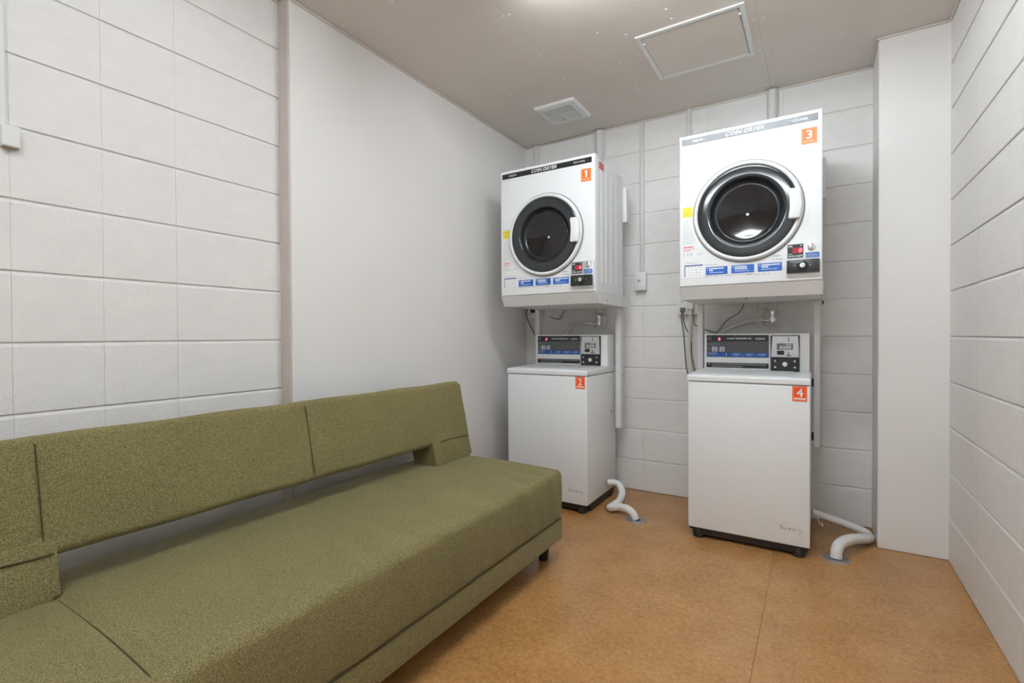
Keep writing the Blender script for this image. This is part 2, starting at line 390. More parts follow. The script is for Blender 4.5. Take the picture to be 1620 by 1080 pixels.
# ================================================================== CEILING FITTINGS
# access hatch
t = thing('ceiling_hatch', 'square ceiling access hatch with a pale metal frame', 'hatch', (-0.49, 2.478, ZC))
hx, hy = 0.232, 0.222
for nm, a in (('hatch_frame', (-hx, hx, -hy, -hy+0.022)), ('hatch_frame', (-hx, hx, hy-0.022, hy)), ('hatch_frame', (-hx, -hx+0.022, -hy+0.022, hy-0.022)), ('hatch_frame', (hx-0.022, hx, -hy+0.022, hy-0.022))):
    bm = box(*a, -0.007, 0.0005, 0.002); obj(nm, bm, 'galv' if False else 'plastic', t)
obj('hatch_panel', box(-hx+0.026, hx-0.026, -hy+0.026, hy-0.026, -0.0045, 0.0005, 0.0015), 'ceiling', t)
inner = new_bm()
for a in ((-hx+0.0255, hx-0.0255, -hy+0.026, -hy+0.029), (-hx+0.0255, hx-0.0255, hy-0.029, hy-0.026), (-hx+0.0255, -hx+0.029, -hy+0.026, hy-0.026), (hx-0.029, hx-0.0255, -hy+0.026, hy-0.026)):
    add_box(inner, *a, -0.0058, -0.004)
obj('panel_edging', inner, 'silver', t)
for x, y in ((-hx+0.024, -hy+0.07), (hx-0.024, -hy+0.07)):
    obj('hatch_latch', lathe_z([(0, -0.010), (0.006, -0.010), (0.007, -0.005), (0.007, 0)], x, y, 12), 'plastic', t, True)
# extract vent
t = thing('ceiling_vent', 'square white extractor vent grille in the ceiling', 'vent', (-1.33, 2.753, ZC))
R_ = 0.131
prof = [(-R_, 0, 0), (-R_, -0.008, 0)]
bm = new_bm()
def sq_ring(bm, r0, z0, r1, z1):
    a = [bm.verts.new((sx*r0, sy*r0, z0)) for sx, sy in ((-1, -1), (1, -1), (1, 1), (-1, 1))]
    b = [bm.verts.new((sx*r1, sy*r1, z1)) for sx, sy in ((-1, -1), (1, -1), (1, 1), (-1, 1))]
    for i in range(4): bm.faces.new((a[i], a[(i+1) % 4], b[(i+1) % 4], b[i]))
sq_ring(bm, R_, 0.0, R_, -0.010); sq_ring(bm, R_, -0.010, R_-0.006, -0.016); sq_ring(bm, R_-0.006, -0.016, 0.092, -0.021); sq_ring(bm, 0.092, -0.021, 0.090, -0.012)
obj('vent_frame', bm, 'plastic', t)
obj('vent_backing', box(-0.0915, 0.0915, -0.0915, 0.0915, -0.012, -0.009), 'greyprint', t)
for sx in (-1, 1):
    for sy in (-1, 1):
        bm = new_bm()
        for k in range(12):
            y = sy*0.006+sy*(0.004+k*0.0072)
            x0, x1 = sorted((sx*0.005, sx*0.088)); add_box(bm, x0, x1, y-0.0017, y+0.0017, -0.0185, -0.0115)
        for k in range(7):
            x = sx*(0.010+k*0.0125); y0, y1 = sorted((sy*0.006, sy*0.09)); add_box(bm, x-0.001, x+0.001, y0, y1, -0.018, -0.0115)
        obj('vent_louvre', bm, 'plastic', t)
bm = new_bm(); add_box(bm, -0.004, 0.004, -0.091, 0.091, -0.0205, -0.0115); add_box(bm, -0.091, 0.091, -0.004, 0.004, -0.0204, -0.0115)
obj('vent_cross_bar', bm, 'plastic', t)
obj('vent_screw', lathe_z([(0, -0.024), (0.007, -0.023), (0.008, -0.019)], 0, 0, 12), 'plastic', t, True)
# two fluorescent fixtures on the ceiling, above and behind the camera
def fixture(x, y, label, tubes):
    t = thing('fluorescent_light', label, 'ceiling light', (x, y, ZC), 'ceiling fluorescent lights')
    L = 0.52
    obj('light_body', prism_yz([(-0.075, 0), (0.075, 0), (0.062, -0.03), (0.02, -0.055), (-0.02, -0.055), (-0.062, -0.03)], -L, L), 'plastic', t)
    for s in tubes:
        obj('lamp_tube', tube([(-L+0.02, s*0.062, -0.062), (L-0.02, s*0.062, -0.062)], 0.016, 14, 1), 'tube', t, True)
        for e in (-1, 1):
            x0, x1 = sorted((e*(L-0.020), e*(L-0.002))); obj('lamp_holder', box(x0, x1, s*0.062-0.015, s*0.062+0.015, -0.082, -0.025, 0.003), 'plastic', t)
fixture(-0.45, 1.56, 'twin tube fluorescent light just above the top edge of the view', (-1, 1))
fixture(-0.45, -0.17, 'twin tube fluorescent light behind the viewpoint', (-1, 1))

# ================================================================== WALL FITTINGS
def conduit(x, z0, z1, wd, dp, label, flare=None, cat='conduit'):
    """surface pipe cover on the back wall, optionally with a wider sleeve at the ceiling"""
    t = thing('wall_conduit', label, cat, (x, YB, z0), 'conduits on the back wall')
    obj('conduit_cover', prism_xz(rrect(-wd/2, wd/2, -0.5, 0.5, wd*0.2), 0, 1) if False else box(-wd/2, wd/2, -dp, 0.004, 0, z1-z0, wd*0.22, 3), 'conduit', t, True)
    if flare:
        fw_, fh = flare; zt = z1-z0
        bm = new_bm(); rings = []
        for z, a, d in ((zt-fh, wd/2+0.001, dp+0.001), (zt-fh+0.05, fw_/2, fw_*0.75), (zt+0.0, fw_/2, fw_*0.75)):
            rings.append([bm.verts.new((a*math.cos(PI*k/12), -d*math.sin(PI*k/12)+0.002, z)) for k in range(13)])
        for a, b in zip(rings, rings[1:]):
            for k in range(12): bm.faces.new((a[k], a[k+1], b[k+1], b[k]))
        obj('conduit_sleeve', bm, 'conduit', t, True)
    return t
conduit(-1.735, 1.26, ZC-0.011, 0.030, 0.026, 'thin pale conduit in the far left corner above the first dryer', (0.044, 0.10))
conduit(-1.243, 1.16, ZC-0.011, 0.042, 0.042, 'pale water pipe cover rising behind the left dryer to the ceiling', (0.070, 0.19))
conduit(-0.958, 1.42, ZC-0.011, 0.024, 0.022, 'thin pale conduit running down to the wall switch')
conduit(-0.667, 1.245, ZC-0.011, 0.026, 0.024, 'thin pale conduit just left of the right dryer top', (0.031, 0.03))
conduit(-0.213, 1.14, ZC-0.011, 0.040, 0.042, 'pale water pipe cover rising behind the right dryer to the ceiling', (0.062, 0.17))
# switch
t = thing('wall_switch', 'small white surface switch box between the two machine stacks', 'switch', (-0.962, YB, 1.30))
obj('switch_box', box(-0.034, 0.034, -0.038, 0.002, 0, 0.116, 0.004, 2), 'plastic', t, True)
obj('switch_plate', box(-0.036, 0.036, -0.046, -0.0375, -0.001, 0.118, 0.003, 2), 'plastic', t, True)
obj('switch_rocker', box(-0.015, -0.001, -0.0485, -0.0455, 0.053, 0.068, 0.001), 'greyprint', t)
obj('switch_lamp', box(0.004, 0.010, -0.0475, -0.0455, 0.055, 0.066, 0.001), 'silver', t)
# outlets
def outlet(x, z, label, cat='outlet'):
    t = thing('wall_outlet', label, cat, (x, YB, z), 'wall outlets')
    obj('outlet_box', box(-0.057, 0.057, -0.036, 0.002, 0, 0.104, 0.004, 2), 'plastic', t, True)
    obj('outlet_plate', box(-0.059, 0.059, -0.044, -0.0355, -0.001, 0.106, 0.003, 2), 'plastic', t, True)
    for ux in (-0.030, 0.022):
        for vz in (0.028, 0.076):
            bm = new_bm(); add_box(bm, ux-0.0065, ux-0.0045, -0.0447, -0.0437, vz-0.006, vz+0.006); add_box(bm, ux+0.0045, ux+0.0065, -0.0447, -0.0437, vz-0.006, vz+0.006)
            obj('outlet_slot', bm, 'darkprint', t)
    return t
outlet(-0.672, 1.139, 'white surface outlet box beside the right dryer stand with plugs in it')
outlet(-1.745, 1.139, 'wall outlet in the shadow of the far left corner')
# faucets with wall boxes
def faucet(x, z, label):
    t = thing('wall_faucet', label, 'faucet', (x, YB, z), 'washing machine faucets')
    obj('wall_plate', box(-0.034, 0.034, -0.034, 0.002, -0.035, 0.048, 0.008, 3), 'conduit', t, True)
    obj('faucet_body', tube([(0.004, -0.03, 0.0), (0.004, -0.062, 0.0)], 0.014, 14, 1), 'chrome', t, True)
    v = obj('valve_stem', tube([(0.004, -0.056, -0.016), (0.004, -0.056, 0.030)], [0.013, 0.010], 14, 1), 'chrome', t, True)
    obj('valve_cap', tube([(0.004, -0.056, 0.028), (0.004, -0.056, 0.042)], 0.0135, 12, 1), 'chrome', v, True)
    obj('valve_handle', box(-0.010, 0.017, -0.061, -0.051, 0.041, 0.050, 0.003, 2), 'chrome', t, True)
    obj('faucet_spout', tube([(0.004, -0.056, -0.008), (-0.026, -0.057, -0.007), (-0.046, -0.058, -0.007)], 0.0075, 12), 'chrome', t, True)
    return t
faucet(-0.214, 1.098, 'chrome tap above the right washer with inlet hose to its left')
faucet(-1.240, 1.098, 'chrome tap above the left washer with inlet hose to its left')
def inlet_hose(x, z, end, label):
    t = thing('inlet_hose', label, 'hose', (x, YB, z), 'inlet hoses')
    obj('hose_coupling', tube([(-0.040, -0.058, -0.007), (-0.052, -0.058, -0.007), (-0.066, -0.058, -0.008), (-0.078, -0.058, -0.009)], [0.017, 0.018, 0.016, 0.012], 14, 1), 'cream', t, True)
    obj('coupling_lever', box(-0.072, -0.044, -0.072, -0.050, -0.030, -0.021, 0.002), 'cream', t)
    obj('hose_pipe', tube([(-0.070, -0.058, -0.008)]+end, 0.0115, 12, 5), 'clearhose', t, True)
inlet_hose(-0.214, 1.098, [(-0.11, -0.060, -0.008), (-0.16, -0.066, -0.022), (-0.23, -0.085, -0.055), (-0.262, -0.105, -0.095), (-0.27, -0.128, -0.16)], 'translucent inlet hose drooping behind the right washer panel')
inlet_hose(-1.240, 1.098, [(-0.11, -0.060, -0.003), (-0.16, -0.066, -0.004), (-0.205, -0.080, -0.030), (-0.222, -0.095, -0.085), (-0.225, -0.125, -0.16)], 'translucent inlet hose drooping behind the left washer panel')
# raceway and little box on the left wall at the picture edge
t = thing('cable_raceway', 'white cable raceway ending in a small box on the left block wall', 'raceway', (XL, 0.425, 1.536))
obj('raceway_cover', box(0, 0.010, -0.0165, -0.004, 0.054, ZC-1.536-0.012, 0.002), 'plastic', t)
bx_ = obj('junction_box', box(0, 0.026, -0.0165, 0.021, 0.001, 0.058, 0.002), 'plastic', t)
obj('box_underside', box(0.002, 0.024, -0.0145, 0.019, -0.0012, 0.0015), 'tan', bx_)

# ================================================================== NUMBER STICKERS AND PRINT
def sticker(parent, x0, z0, y, num, mat, seed):
    W, H = 0.058, 0.068
    s = obj('number_sticker', box(x0, x0+W, y-0.0006, y, z0, z0+H), mat, parent, label='orange number sticker reading %s' % num)
    b = new_bm(); i, e = 0.004, 0.0014
    add_box(b, x0+i, x0+W-i, y-0.0009, y-0.0005, z0+H-i-e, z0+H-i); add_box(b, x0+i, x0+W-i, y-0.0009, y-0.0005, z0+i, z0+i+e)
    add_box(b, x0+i, x0+i+e, y-0.0009, y-0.0005, z0+i, z0+H-i); add_box(b, x0+W-i-e, x0+W-i, y-0.0009, y-0.0005, z0+i, z0+H-i)
    obj('sticker_border', b, 'peach', s)
    dx = {'1': (0.0225, 0.0355), '2': (0.018, 0.041), '3': (0.018, 0.041), '4': (0.017, 0.042)}[num]
    if num == '1':
        nb = prism_xz([(x0+0.0255, z0+0.021), (x0+0.0355, z0+0.021), (x0+0.0355, z0+0.058), (x0+0.0270, z0+0.058), (x0+0.0205, z0+0.0535), (x0+0.0205, z0+0.0475), (x0+0.0255, z0+0.0495)], y-0.0012, y-0.0005)
        obj('sticker_number', nb, 'paper', s)
    else: obj('sticker_number', text_bm(num, x0+dx[0], x0+dx[1], z0+0.021, y-0.0010, 0.037, bold=0.012), 'paper', s)
    b = new_bm(); dashes(b, x0+0.007, x0+W-0.007, z0+0.0085, 0.0065, y-0.0006, seed, 0.003, 0.007, 0.0012)
    obj('sticker_print', b, 'paper' if mat == 'orange_red' else 'peach', s)
    return s

# ================================================================== COIN DRYERS
def holed_panel(W, H, T, cx, cz, r, n=96, rad=0.006):
    """front panel with rounded edges and a round door opening"""
    bm = new_bm(); loops = []
    def edge(ins, y):
        vs = []
        for k in range(n):
            a = 2*PI*k/n; c, s_ = math.cos(a), math.sin(a)
            hx = (W-cx-ins if c > 0 else cx-ins); hz = (H-cz-ins if s_ > 0 else cz-ins)
            q = min(hx/abs(c) if abs(c) > 1e-6 else 9, hz/abs(s_) if abs(s_) > 1e-6 else 9)
            vs.append([cx+c*q, y, cz+s_*q])
        for x, z in ((ins, ins), (W-ins, ins), (W-ins, H-ins), (ins, H-ins)):
            j = min(range(n), key=lambda i: (vs[i][0]-x)**2+(vs[i][2]-z)**2); vs[j] = [x, y, z]
        return [bm.verts.new(v) for v in vs]
    loops.append([bm.verts.new((cx+r*math.cos(2*PI*k/n), T, cz+r*math.sin(2*PI*k/n))) for k in range(n)])
    loops.append([bm.verts.new((cx+r*math.cos(2*PI*k/n), 0, cz+r*math.sin(2*PI*k/n))) for k in range(n)])
    for ins, y in ((rad, 0), (rad*0.5, rad*0.13), (rad*0.13, rad*0.5), (0, rad), (0, T)): loops.append(edge(ins, y))
    for a, b in zip(loops, loops[1:]):
        for k in range(n): bm.faces.new((a[k], a[(k+1) % n], b[(k+1) % n], b[k]))
    return bm
def coin_dryer(loc, num, label, side_label=False):
    """local x from the left edge, y into the machine, z up from the underside"""
    t = thing('coin_dryer', label, 'dryer', loc, 'coin dryers')
    W, H, D = 0.600, 0.738, 0.455
    # shell behind the front panel, with vertical pressed ribs on the sides
    body = obj('cabinet', box(0.004, W-0.004, 0.046, D, 0.0, H-0.010, 0.004, 2), 'side', t)
    for s, xx in ((1, W-0.004), (-1, 0.004)):
        for yy in (0.098, 0.170, 0.245, 0.330):
            x0, x1 = sorted((xx-s*0.001, xx+s*0.0016))
            obj('side_rib', box(x0, x1, yy, yy+0.010, 0.060, H-0.060, 0.0012), 'side', body)
        for yy, zz in ((0.36, 0.055), (0.09, 0.34)):
            b = lathe_y([(0, -0.003), (0.004, -0.0025), (0.005, 0)], 0, 0, 10)
            for v in b.verts: v.co = Vector((xx-s*v.co.y, yy+v.co.x, zz+v.co.z))
            obj('side_screw', b, 'galv', body)
    obj('front_panel', holed_panel(W, H, 0.0465, 0.300, 0.333, 0.222), 'enamel', t, True)
    obj('top_crease', box(0.012, W-0.012, -0.0012, 0.001, H-0.062, H-0.059), 'enamel', t)
    obj('rear_duct_cover', box(W-0.12, W+0.018, D+0.004, D+0.055, 0.455, 0.665, 0.004, 2), 'plastic', t)
    if side_label:
        obj('side_label', box(W-0.0042, W-0.0030, 0.070, 0.140, 0.676, 0.716), 'redlabel', t)
    # raised dish around the door
    cx, cz = 0.300, 0.333
    obj('door_surround', lathe_y([(0.290, 0.0003), (0.284, -0.0001), (0.270, -0.0005), (0.250, -0.0011), (0.236, -0.0018), (0.232, 0.0)], cx, cz, 96), 'enamel', t, True)
    d = obj('door', lathe_y([(0.231, 0.002), (0.231, -0.012), (0.2285, -0.018), (0.223, -0.0225), (0.2155, -0.0225), (0.2115, -0.018), (0.2115, -0.006)], cx, cz, 96), 'plastic', t, True)
    obj('door_gasket', lathe_y([(0.2350, -0.001), (0.2350, -0.007), (0.2305, -0.007), (0.2305, -0.001)], cx, cz, 96), 'labelgrey', d, True)
    obj('door_smoked_ring', lathe_y([(0.2125, -0.008), (0.2115, -0.0165), (0.2085, -0.0195), (0.204, -0.0205), (0.190, -0.0207), (0.170, -0.0207), (0.161, -0.0203), (0.1565, -0.0185), (0.1535, -0.0150), (0.150, -0.006), (0.144, 0.008), (0.137, 0.0165), (0.1325, 0.0185), (0.1295, 0.0185), (0.127, 0.0165)], cx, cz, 96), 'smoke', d, True, angle=50)
    prof = [(0.1285, 0.014)]+[(r, 0.014+0.13*(0.127-r)+0.66*(0.127**2-r*r)) for r in (0.120, 0.112, 0.105, 0.097, 0.09, 0.082, 0.075, 0.06, 0.045, 0.03, 0.015, 0.008, 0.005, 0.0)]
    g = obj('door_glass', lathe_y(prof, cx, cz, 96), 'glass', d, True)
    obj('drum_hub', lathe_y([(0, -0.002), (0.0050, -0.0018), (0.0068, 0.0010)], cx+0.002, cz-0.006, 16, cy=0.0393), 'paper', g, True)
    # handle with a hollowed inner edge
    poly = [(0.516, 0.272), (0.522, 0.290), (0.524, 0.337), (0.522, 0.385), (0.516, 0.402), (0.478, 0.404), (0.471, 0.398), (0.4745, 0.385), (0.478, 0.360), (0.4785, 0.337), (0.478, 0.312), (0.4745, 0.290), (0.471, 0.277), (0.478, 0.270)]
    h = obj('door_handle', prism_xz([(x, z-0.002) for x, z in poly], -0.044, -0.016, 0.006, 3), 'plastic', d, True)
    # header strip with lettering
    s = obj('header_strip', box(0.013, 0.583, -0.0016, 0.001, 0.691, 0.721, 0.0004), 'blackgloss', t)
    obj('brand_lettering', text_bm('AQUA', 0.060, 0.112, 0.699, -0.0020, 0.013, 0.012), 'paper', s)
    obj('title_lettering', text_bm('COIN DRYER', 0.212, 0.374, 0.697, -0.0020, 0.0185, 0.018, 0.28), 'paper', s)
    obj('model_lettering', text_bm('MCD-CK50L', 0.478, 0.546, 0.7015, -0.0020, 0.009, 0.012), 'paper', s)
    sticker(t, 0.521, 0.594, -0.0003, num, 'orange', int(num))
    # notices down the left edge
    y = -0.0014
    o = obj('yellow_notice', box(0.017, 0.063, y-0.0004, y, 0.340, 0.388), 'yellow', t)
    b = new_bm()
    for k in range(4): dashes(b, 0.020, 0.060, 0.349+k*0.009, 0.003, y-0.0004, 20+k, 0.004, 0.012, 0.002)
    obj('notice_print', b, plain_cache('ochre_print', (0.70, 0.50, 0.02)), o)
    b = new_bm(); dashes(b, 0.037, 0.050, 0.394, 0.004, y, 3, 0.005, 0.012); dashes(b, 0.030, 0.046, 0.318, 0.004, y, 5)
    for k, e in enumerate((0.064, 0.066, 0.058, 0.070, 0.060, 0.078, 0.074, 0.080, 0.072, 0.068)):
        dashes(b, 0.018, e, 0.306-k*0.0105, 0.0016, y, 30+k, 0.005, 0.018, 0.002)
    for k in range(3): dashes(b, 0.022+0.016*k, 0.027+0.016*k, 0.150, 0.014, y, 60+k, 0.003, 0.005)
    dashes(b, 0.082, 0.118, 0.157, 0.002, y, 66); dashes(b, 0.082, 0.110, 0.152, 0.002, y, 67)
    obj('small_print', b, plain_cache('pale_grey_print', (0.50, 0.51, 0.54)), t)
    b = new_bm(); dashes(b, 0.020, 0.066, 0.190, 0.005, y, 70, 0.008, 0.02, 0.0015); dashes(b, 0.020, 0.076, 0.181, 0.0025, y, 71); dashes(b, 0.020, 0.060, 0.174, 0.0025, y, 72)
    obj('red_print', b, 'redprint', t)
    o = obj('price_table', box(0.022, 0.112, y-0.0003, y, 0.042, 0.108), 'paper', t)
    b = new_bm(); add_box(b, 0.024, 0.110, y-0.0007, y-0.0002, 0.098, 0.104)
    for k in range(4): add_box(b, 0.024, 0.029, y-0.0007, y-0.0002, 0.050+k*0.012, 0.059+k*0.012)
    obj('table_heading', b, 'navy', o)
    b = new_bm()
    for k in range(4): dashes(b, 0.040, 0.106, 0.053+k*0.012, 0.003, y-0.0003, 80+k, 0.006, 0.016, 0.006)
    dashes(b, 0.030, 0.100, 0.113, 0.003, y, 88)
    obj('table_print', b, plain_cache('pale_grey_print', (0.50, 0.51, 0.54)), o)
    # three blue step labels
    for k, x0 in enumerate((0.124, 0.237, 0.349)):
        o = obj('step_label', box(x0, x0+0.097, y-0.0004, y, 0.0505, 0.0875), 'blue', t)
        b = new_bm()
        dashes(b, x0+0.006, x0+0.010, 0.077, 0.005, y-0.0004, 90+k, 0.003, 0.005)
        dashes(b, x0+0.015, x0+(0.080, 0.066, 0.092)[k], 0.0765, 0.006, y-0.0004, 93+k, 0.0035, 0.006, 0.0012)
        dashes(b, x0+0.015, x0+(0.036, 0.070, 0.046)[k], 0.0675, 0.006, y-0.0004, 96+k, 0.0035, 0.006, 0.0012)
        dashes(b, x0+0.015, x0+0.080, 0.0590, 0.0022, y-0.0004, 99+k, 0.004, 0.01, 0.001)
        obj('label_print', b, 'paper', o)
    b = new_bm(); dashes(b, 0.122, 0.180, 0.098, 0.0022, y, 103); dashes(b, 0.122, 0.330, 0.043, 0.0018, y, 104, 0.008, 0.03, 0.006); dashes(b, 0.300, 0.400, 0.039, 0.0018, y, 105, 0.008, 0.03, 0.006)
    add_box(b, 0.2275, 0.2305, y-0.0003, y, 0.066, 0.070); add_box(b, 0.340, 0.343, y-0.0003, y, 0.066, 0.070)
    obj('label_notes', b, 'greyprint', t)
    obj('capacity_lettering', text_bm('5.0kg', 0.408, 0.448, 0.0945, y-0.0004, 0.013, 0.0), 'greyprint', t)
    b = new_bm(); dashes(b, 0.412, 0.442, 0.114, 0.005, y, 107, 0.004, 0.008); obj('capacity_heading', b, 'greyprint', t)
    # coin unit
    c = obj('coin_unit', prism_xz(rrect(0.462, 0.596, 0.018, 0.166, 0.008), -0.008, 0.001, 0.002, 2), 'silver' if side_label else 'plastic', t, True)
    dsp = obj('time_display', box(0.468, 0.529, -0.0092, -0.007, 0.099, 0.160, 0.0004), 'paneldark', c)
    # display glass, digit, tariff lettering
    obj('display_window', box(0.487, 0.5265, -0.0097, -0.009, 0.121, 0.144), 'redglass', dsp)
    obj('display_digit', text_bm('0', 0.5125, 0.5235, 0.1235, -0.0101, 0.0175, 0.008, 0.12), 'led', dsp)
    obj('tariff_lettering', text_bm('30分/100円', 0.471, 0.526, 0.1025, -0.0096, 0.0105, 0.006), 'paper', dsp)
    b = new_bm(); dashes(b, 0.471, 0.490, 0.1485, 0.006, -0.0092, 110, 0.004, 0.008, 0.001); dashes(b, 0.471, 0.489, 0.1155, 0.003, -0.0092, 111); dashes(b, 0.517, 0.523, 0.150, 0.005, -0.0092, 112)
    obj('display_print', b, 'button', dsp)
    k = obj('coin_slot', lathe_y([(0.0155, 0.0), (0.0150, -0.004), (0.011, -0.006), (0.0, -0.0058)], 0.559, 0.143, 28, cy=-0.008), 'chrome', c, True)
    obj('slot_opening', box(0.5578, 0.5602, -0.0150, -0.0128, 0.1365, 0.156), 'black', k)
    l = obj('coin_notice', box(0.5365, 0.588, -0.0086, -0.007, 0.0965, 0.1195), 'blue', c)
    b = new_bm(); add_box(b, 0.5385, 0.5425, -0.009, -0.0084, 0.0985, 0.1135)
    for q in range(3): dashes(b, 0.5465, 0.582, 0.101+q*0.0055, 0.0025, -0.0086, 115+q, 0.004, 0.01, 0.0015)
    obj('notice_print', b, 'button', l)
    bx = obj('cash_box', prism_xz(rrect(0.4655, 0.590, 0.0320, 0.0895, 0.004), -0.020, -0.006, 0.003, 2), 'blackgloss', c, True)
    lk = obj('cash_lock', lathe_y([(0.0215, 0.001), (0.0205, -0.005), (0.0165, -0.0065), (0.0150, -0.004), (0.0120, -0.004), (0.0115, -0.010), (0.0, -0.0105)], 0.526, 0.0635, 32, cy=-0.020), 'blackgloss', bx, True)
    obj('lock_barrel', lathe_y([(0.0108, 0.002), (0.0102, -0.003), (0.0, -0.0032)], 0.526, 0.0635, 24, cy=-0.0295), 'chrome', bx, True)
    obj('lock_keyway', box(0.5255, 0.5330, -0.0336, -0.0322, 0.0625, 0.0645), 'black', bx)
    b = new_bm()
    for x in (0.496, 0.556): add_box(b, x-0.0018, x+0.0018, -0.0206, -0.0198, 0.0625, 0.0665)
    obj('lock_marks', b, 'paper', bx)
    return t
_pc = {}
def plain_cache(n, col):
    if n not in _pc: _pc[n] = plain(n, col, 0.5, vary=0.03)
    return _pc[n]
D1 = (-1.609, 2.475, 1.250); D3 = (-0.5795, 2.515, 1.250)
coin_dryer(D1, '1', 'white coin dryer with orange sticker number 1, upper left machine', True)
coin_dryer(D3, '3', 'white coin dryer with orange sticker number 3, upper right machine')

# ================================================================== DRYER STANDS
def dryer_stand(loc, posts, label):
    """loc = underside corner of the dryer; posts = x ranges of the two uprights in world x"""
    t = thing('dryer_stand', label, 'stand', (loc[0], loc[1], 0.43), 'dryer stands')
    ox, oy, oz = loc[0], loc[1], 0.43
    zt = loc[2]-oz-0.001; zb = 1.188-oz; W = 0.600; rear = 3.035-oy
    # tray: sloping fascia, floor plate, two side cheeks
    obj('tray_fascia', prism_yz([(0.004, zt-0.001), (0.016, zt-0.001), (0.050, zb), (0.038, zb)], 0.001, W-0.001), 'standpaint', t)
    obj('tray_lip', box(-0.003, W+0.003, 0.006, 0.030, zt-0.007, zt, 0.001), 'standpaint', t)
    obj('tray_floor', box(0.004, W-0.004, 0.040, rear, zb, zb+0.004), 'standpaint', t)
    for x0, x1 in ((-0.004, 0.0005), (W-0.0005, W+0.004)):
        c = obj('tray_cheek', prism_yz([(0.006, zt), (0.012, zt-0.014), (0.040, zb), (rear, zb), (rear, zt), (0.32, zt)], x0, x1), 'standpaint', t)
        s = 1 if x0 > 0 else -1
        for yy in (0.17, 0.40):
            b = lathe_y([(0, -0.004), (0.006, -0.003), (0.007, 0)], 0, 0, 10); xx = x1 if s > 0 else x0
            for v in b.verts: v.co = Vector((xx-s*v.co.y, yy+v.co.x, zb+0.022+v.co.z))
            obj('cheek_bolt', b, 'galv', c)
    for a, b_ in posts:
        p = obj('upright', box(a-ox, b_-ox, 2.970-oy, 3.024-oy, 0, zb-0.001, 0.003, 2), 'standpaint', t)
        for zz in (0.05, 0.33):
            for xx, s in ((a-ox, -1), (b_-ox, 1)):
                b = lathe_y([(0, -0.004), (0.004, -0.003), (0.005, 0)], 0, 0, 8)
                for v in b.verts: v.co = Vector((xx-s*v.co.y, 3.003-oy+v.co.x, zz+v.co.z))
                obj('upright_bolt', b, 'galv', p)
    b = new_bm(); add_box(b, 0.29, 0.298, 0.052, 0.060, zb-0.004, zb)
    obj('tray_bolt', b, 'black', t)
    return t
s1 = dryer_stand(D1, ((-1.655, -1.622), (-1.078, -1.044)), 'white steel stand with two uprights carrying the left dryer')
s3 = dryer_stand(D3, ((-0.584, -0.554), (-0.013, 0.014)), 'white steel stand with two uprights carrying the right dryer')
obj('stand_hook', prism_xz([(0.602, 0.752), (0.610, 0.754), (0.609, 0.742), (0.602, 0.728)], 0.45, 0.47), 'black', s3)

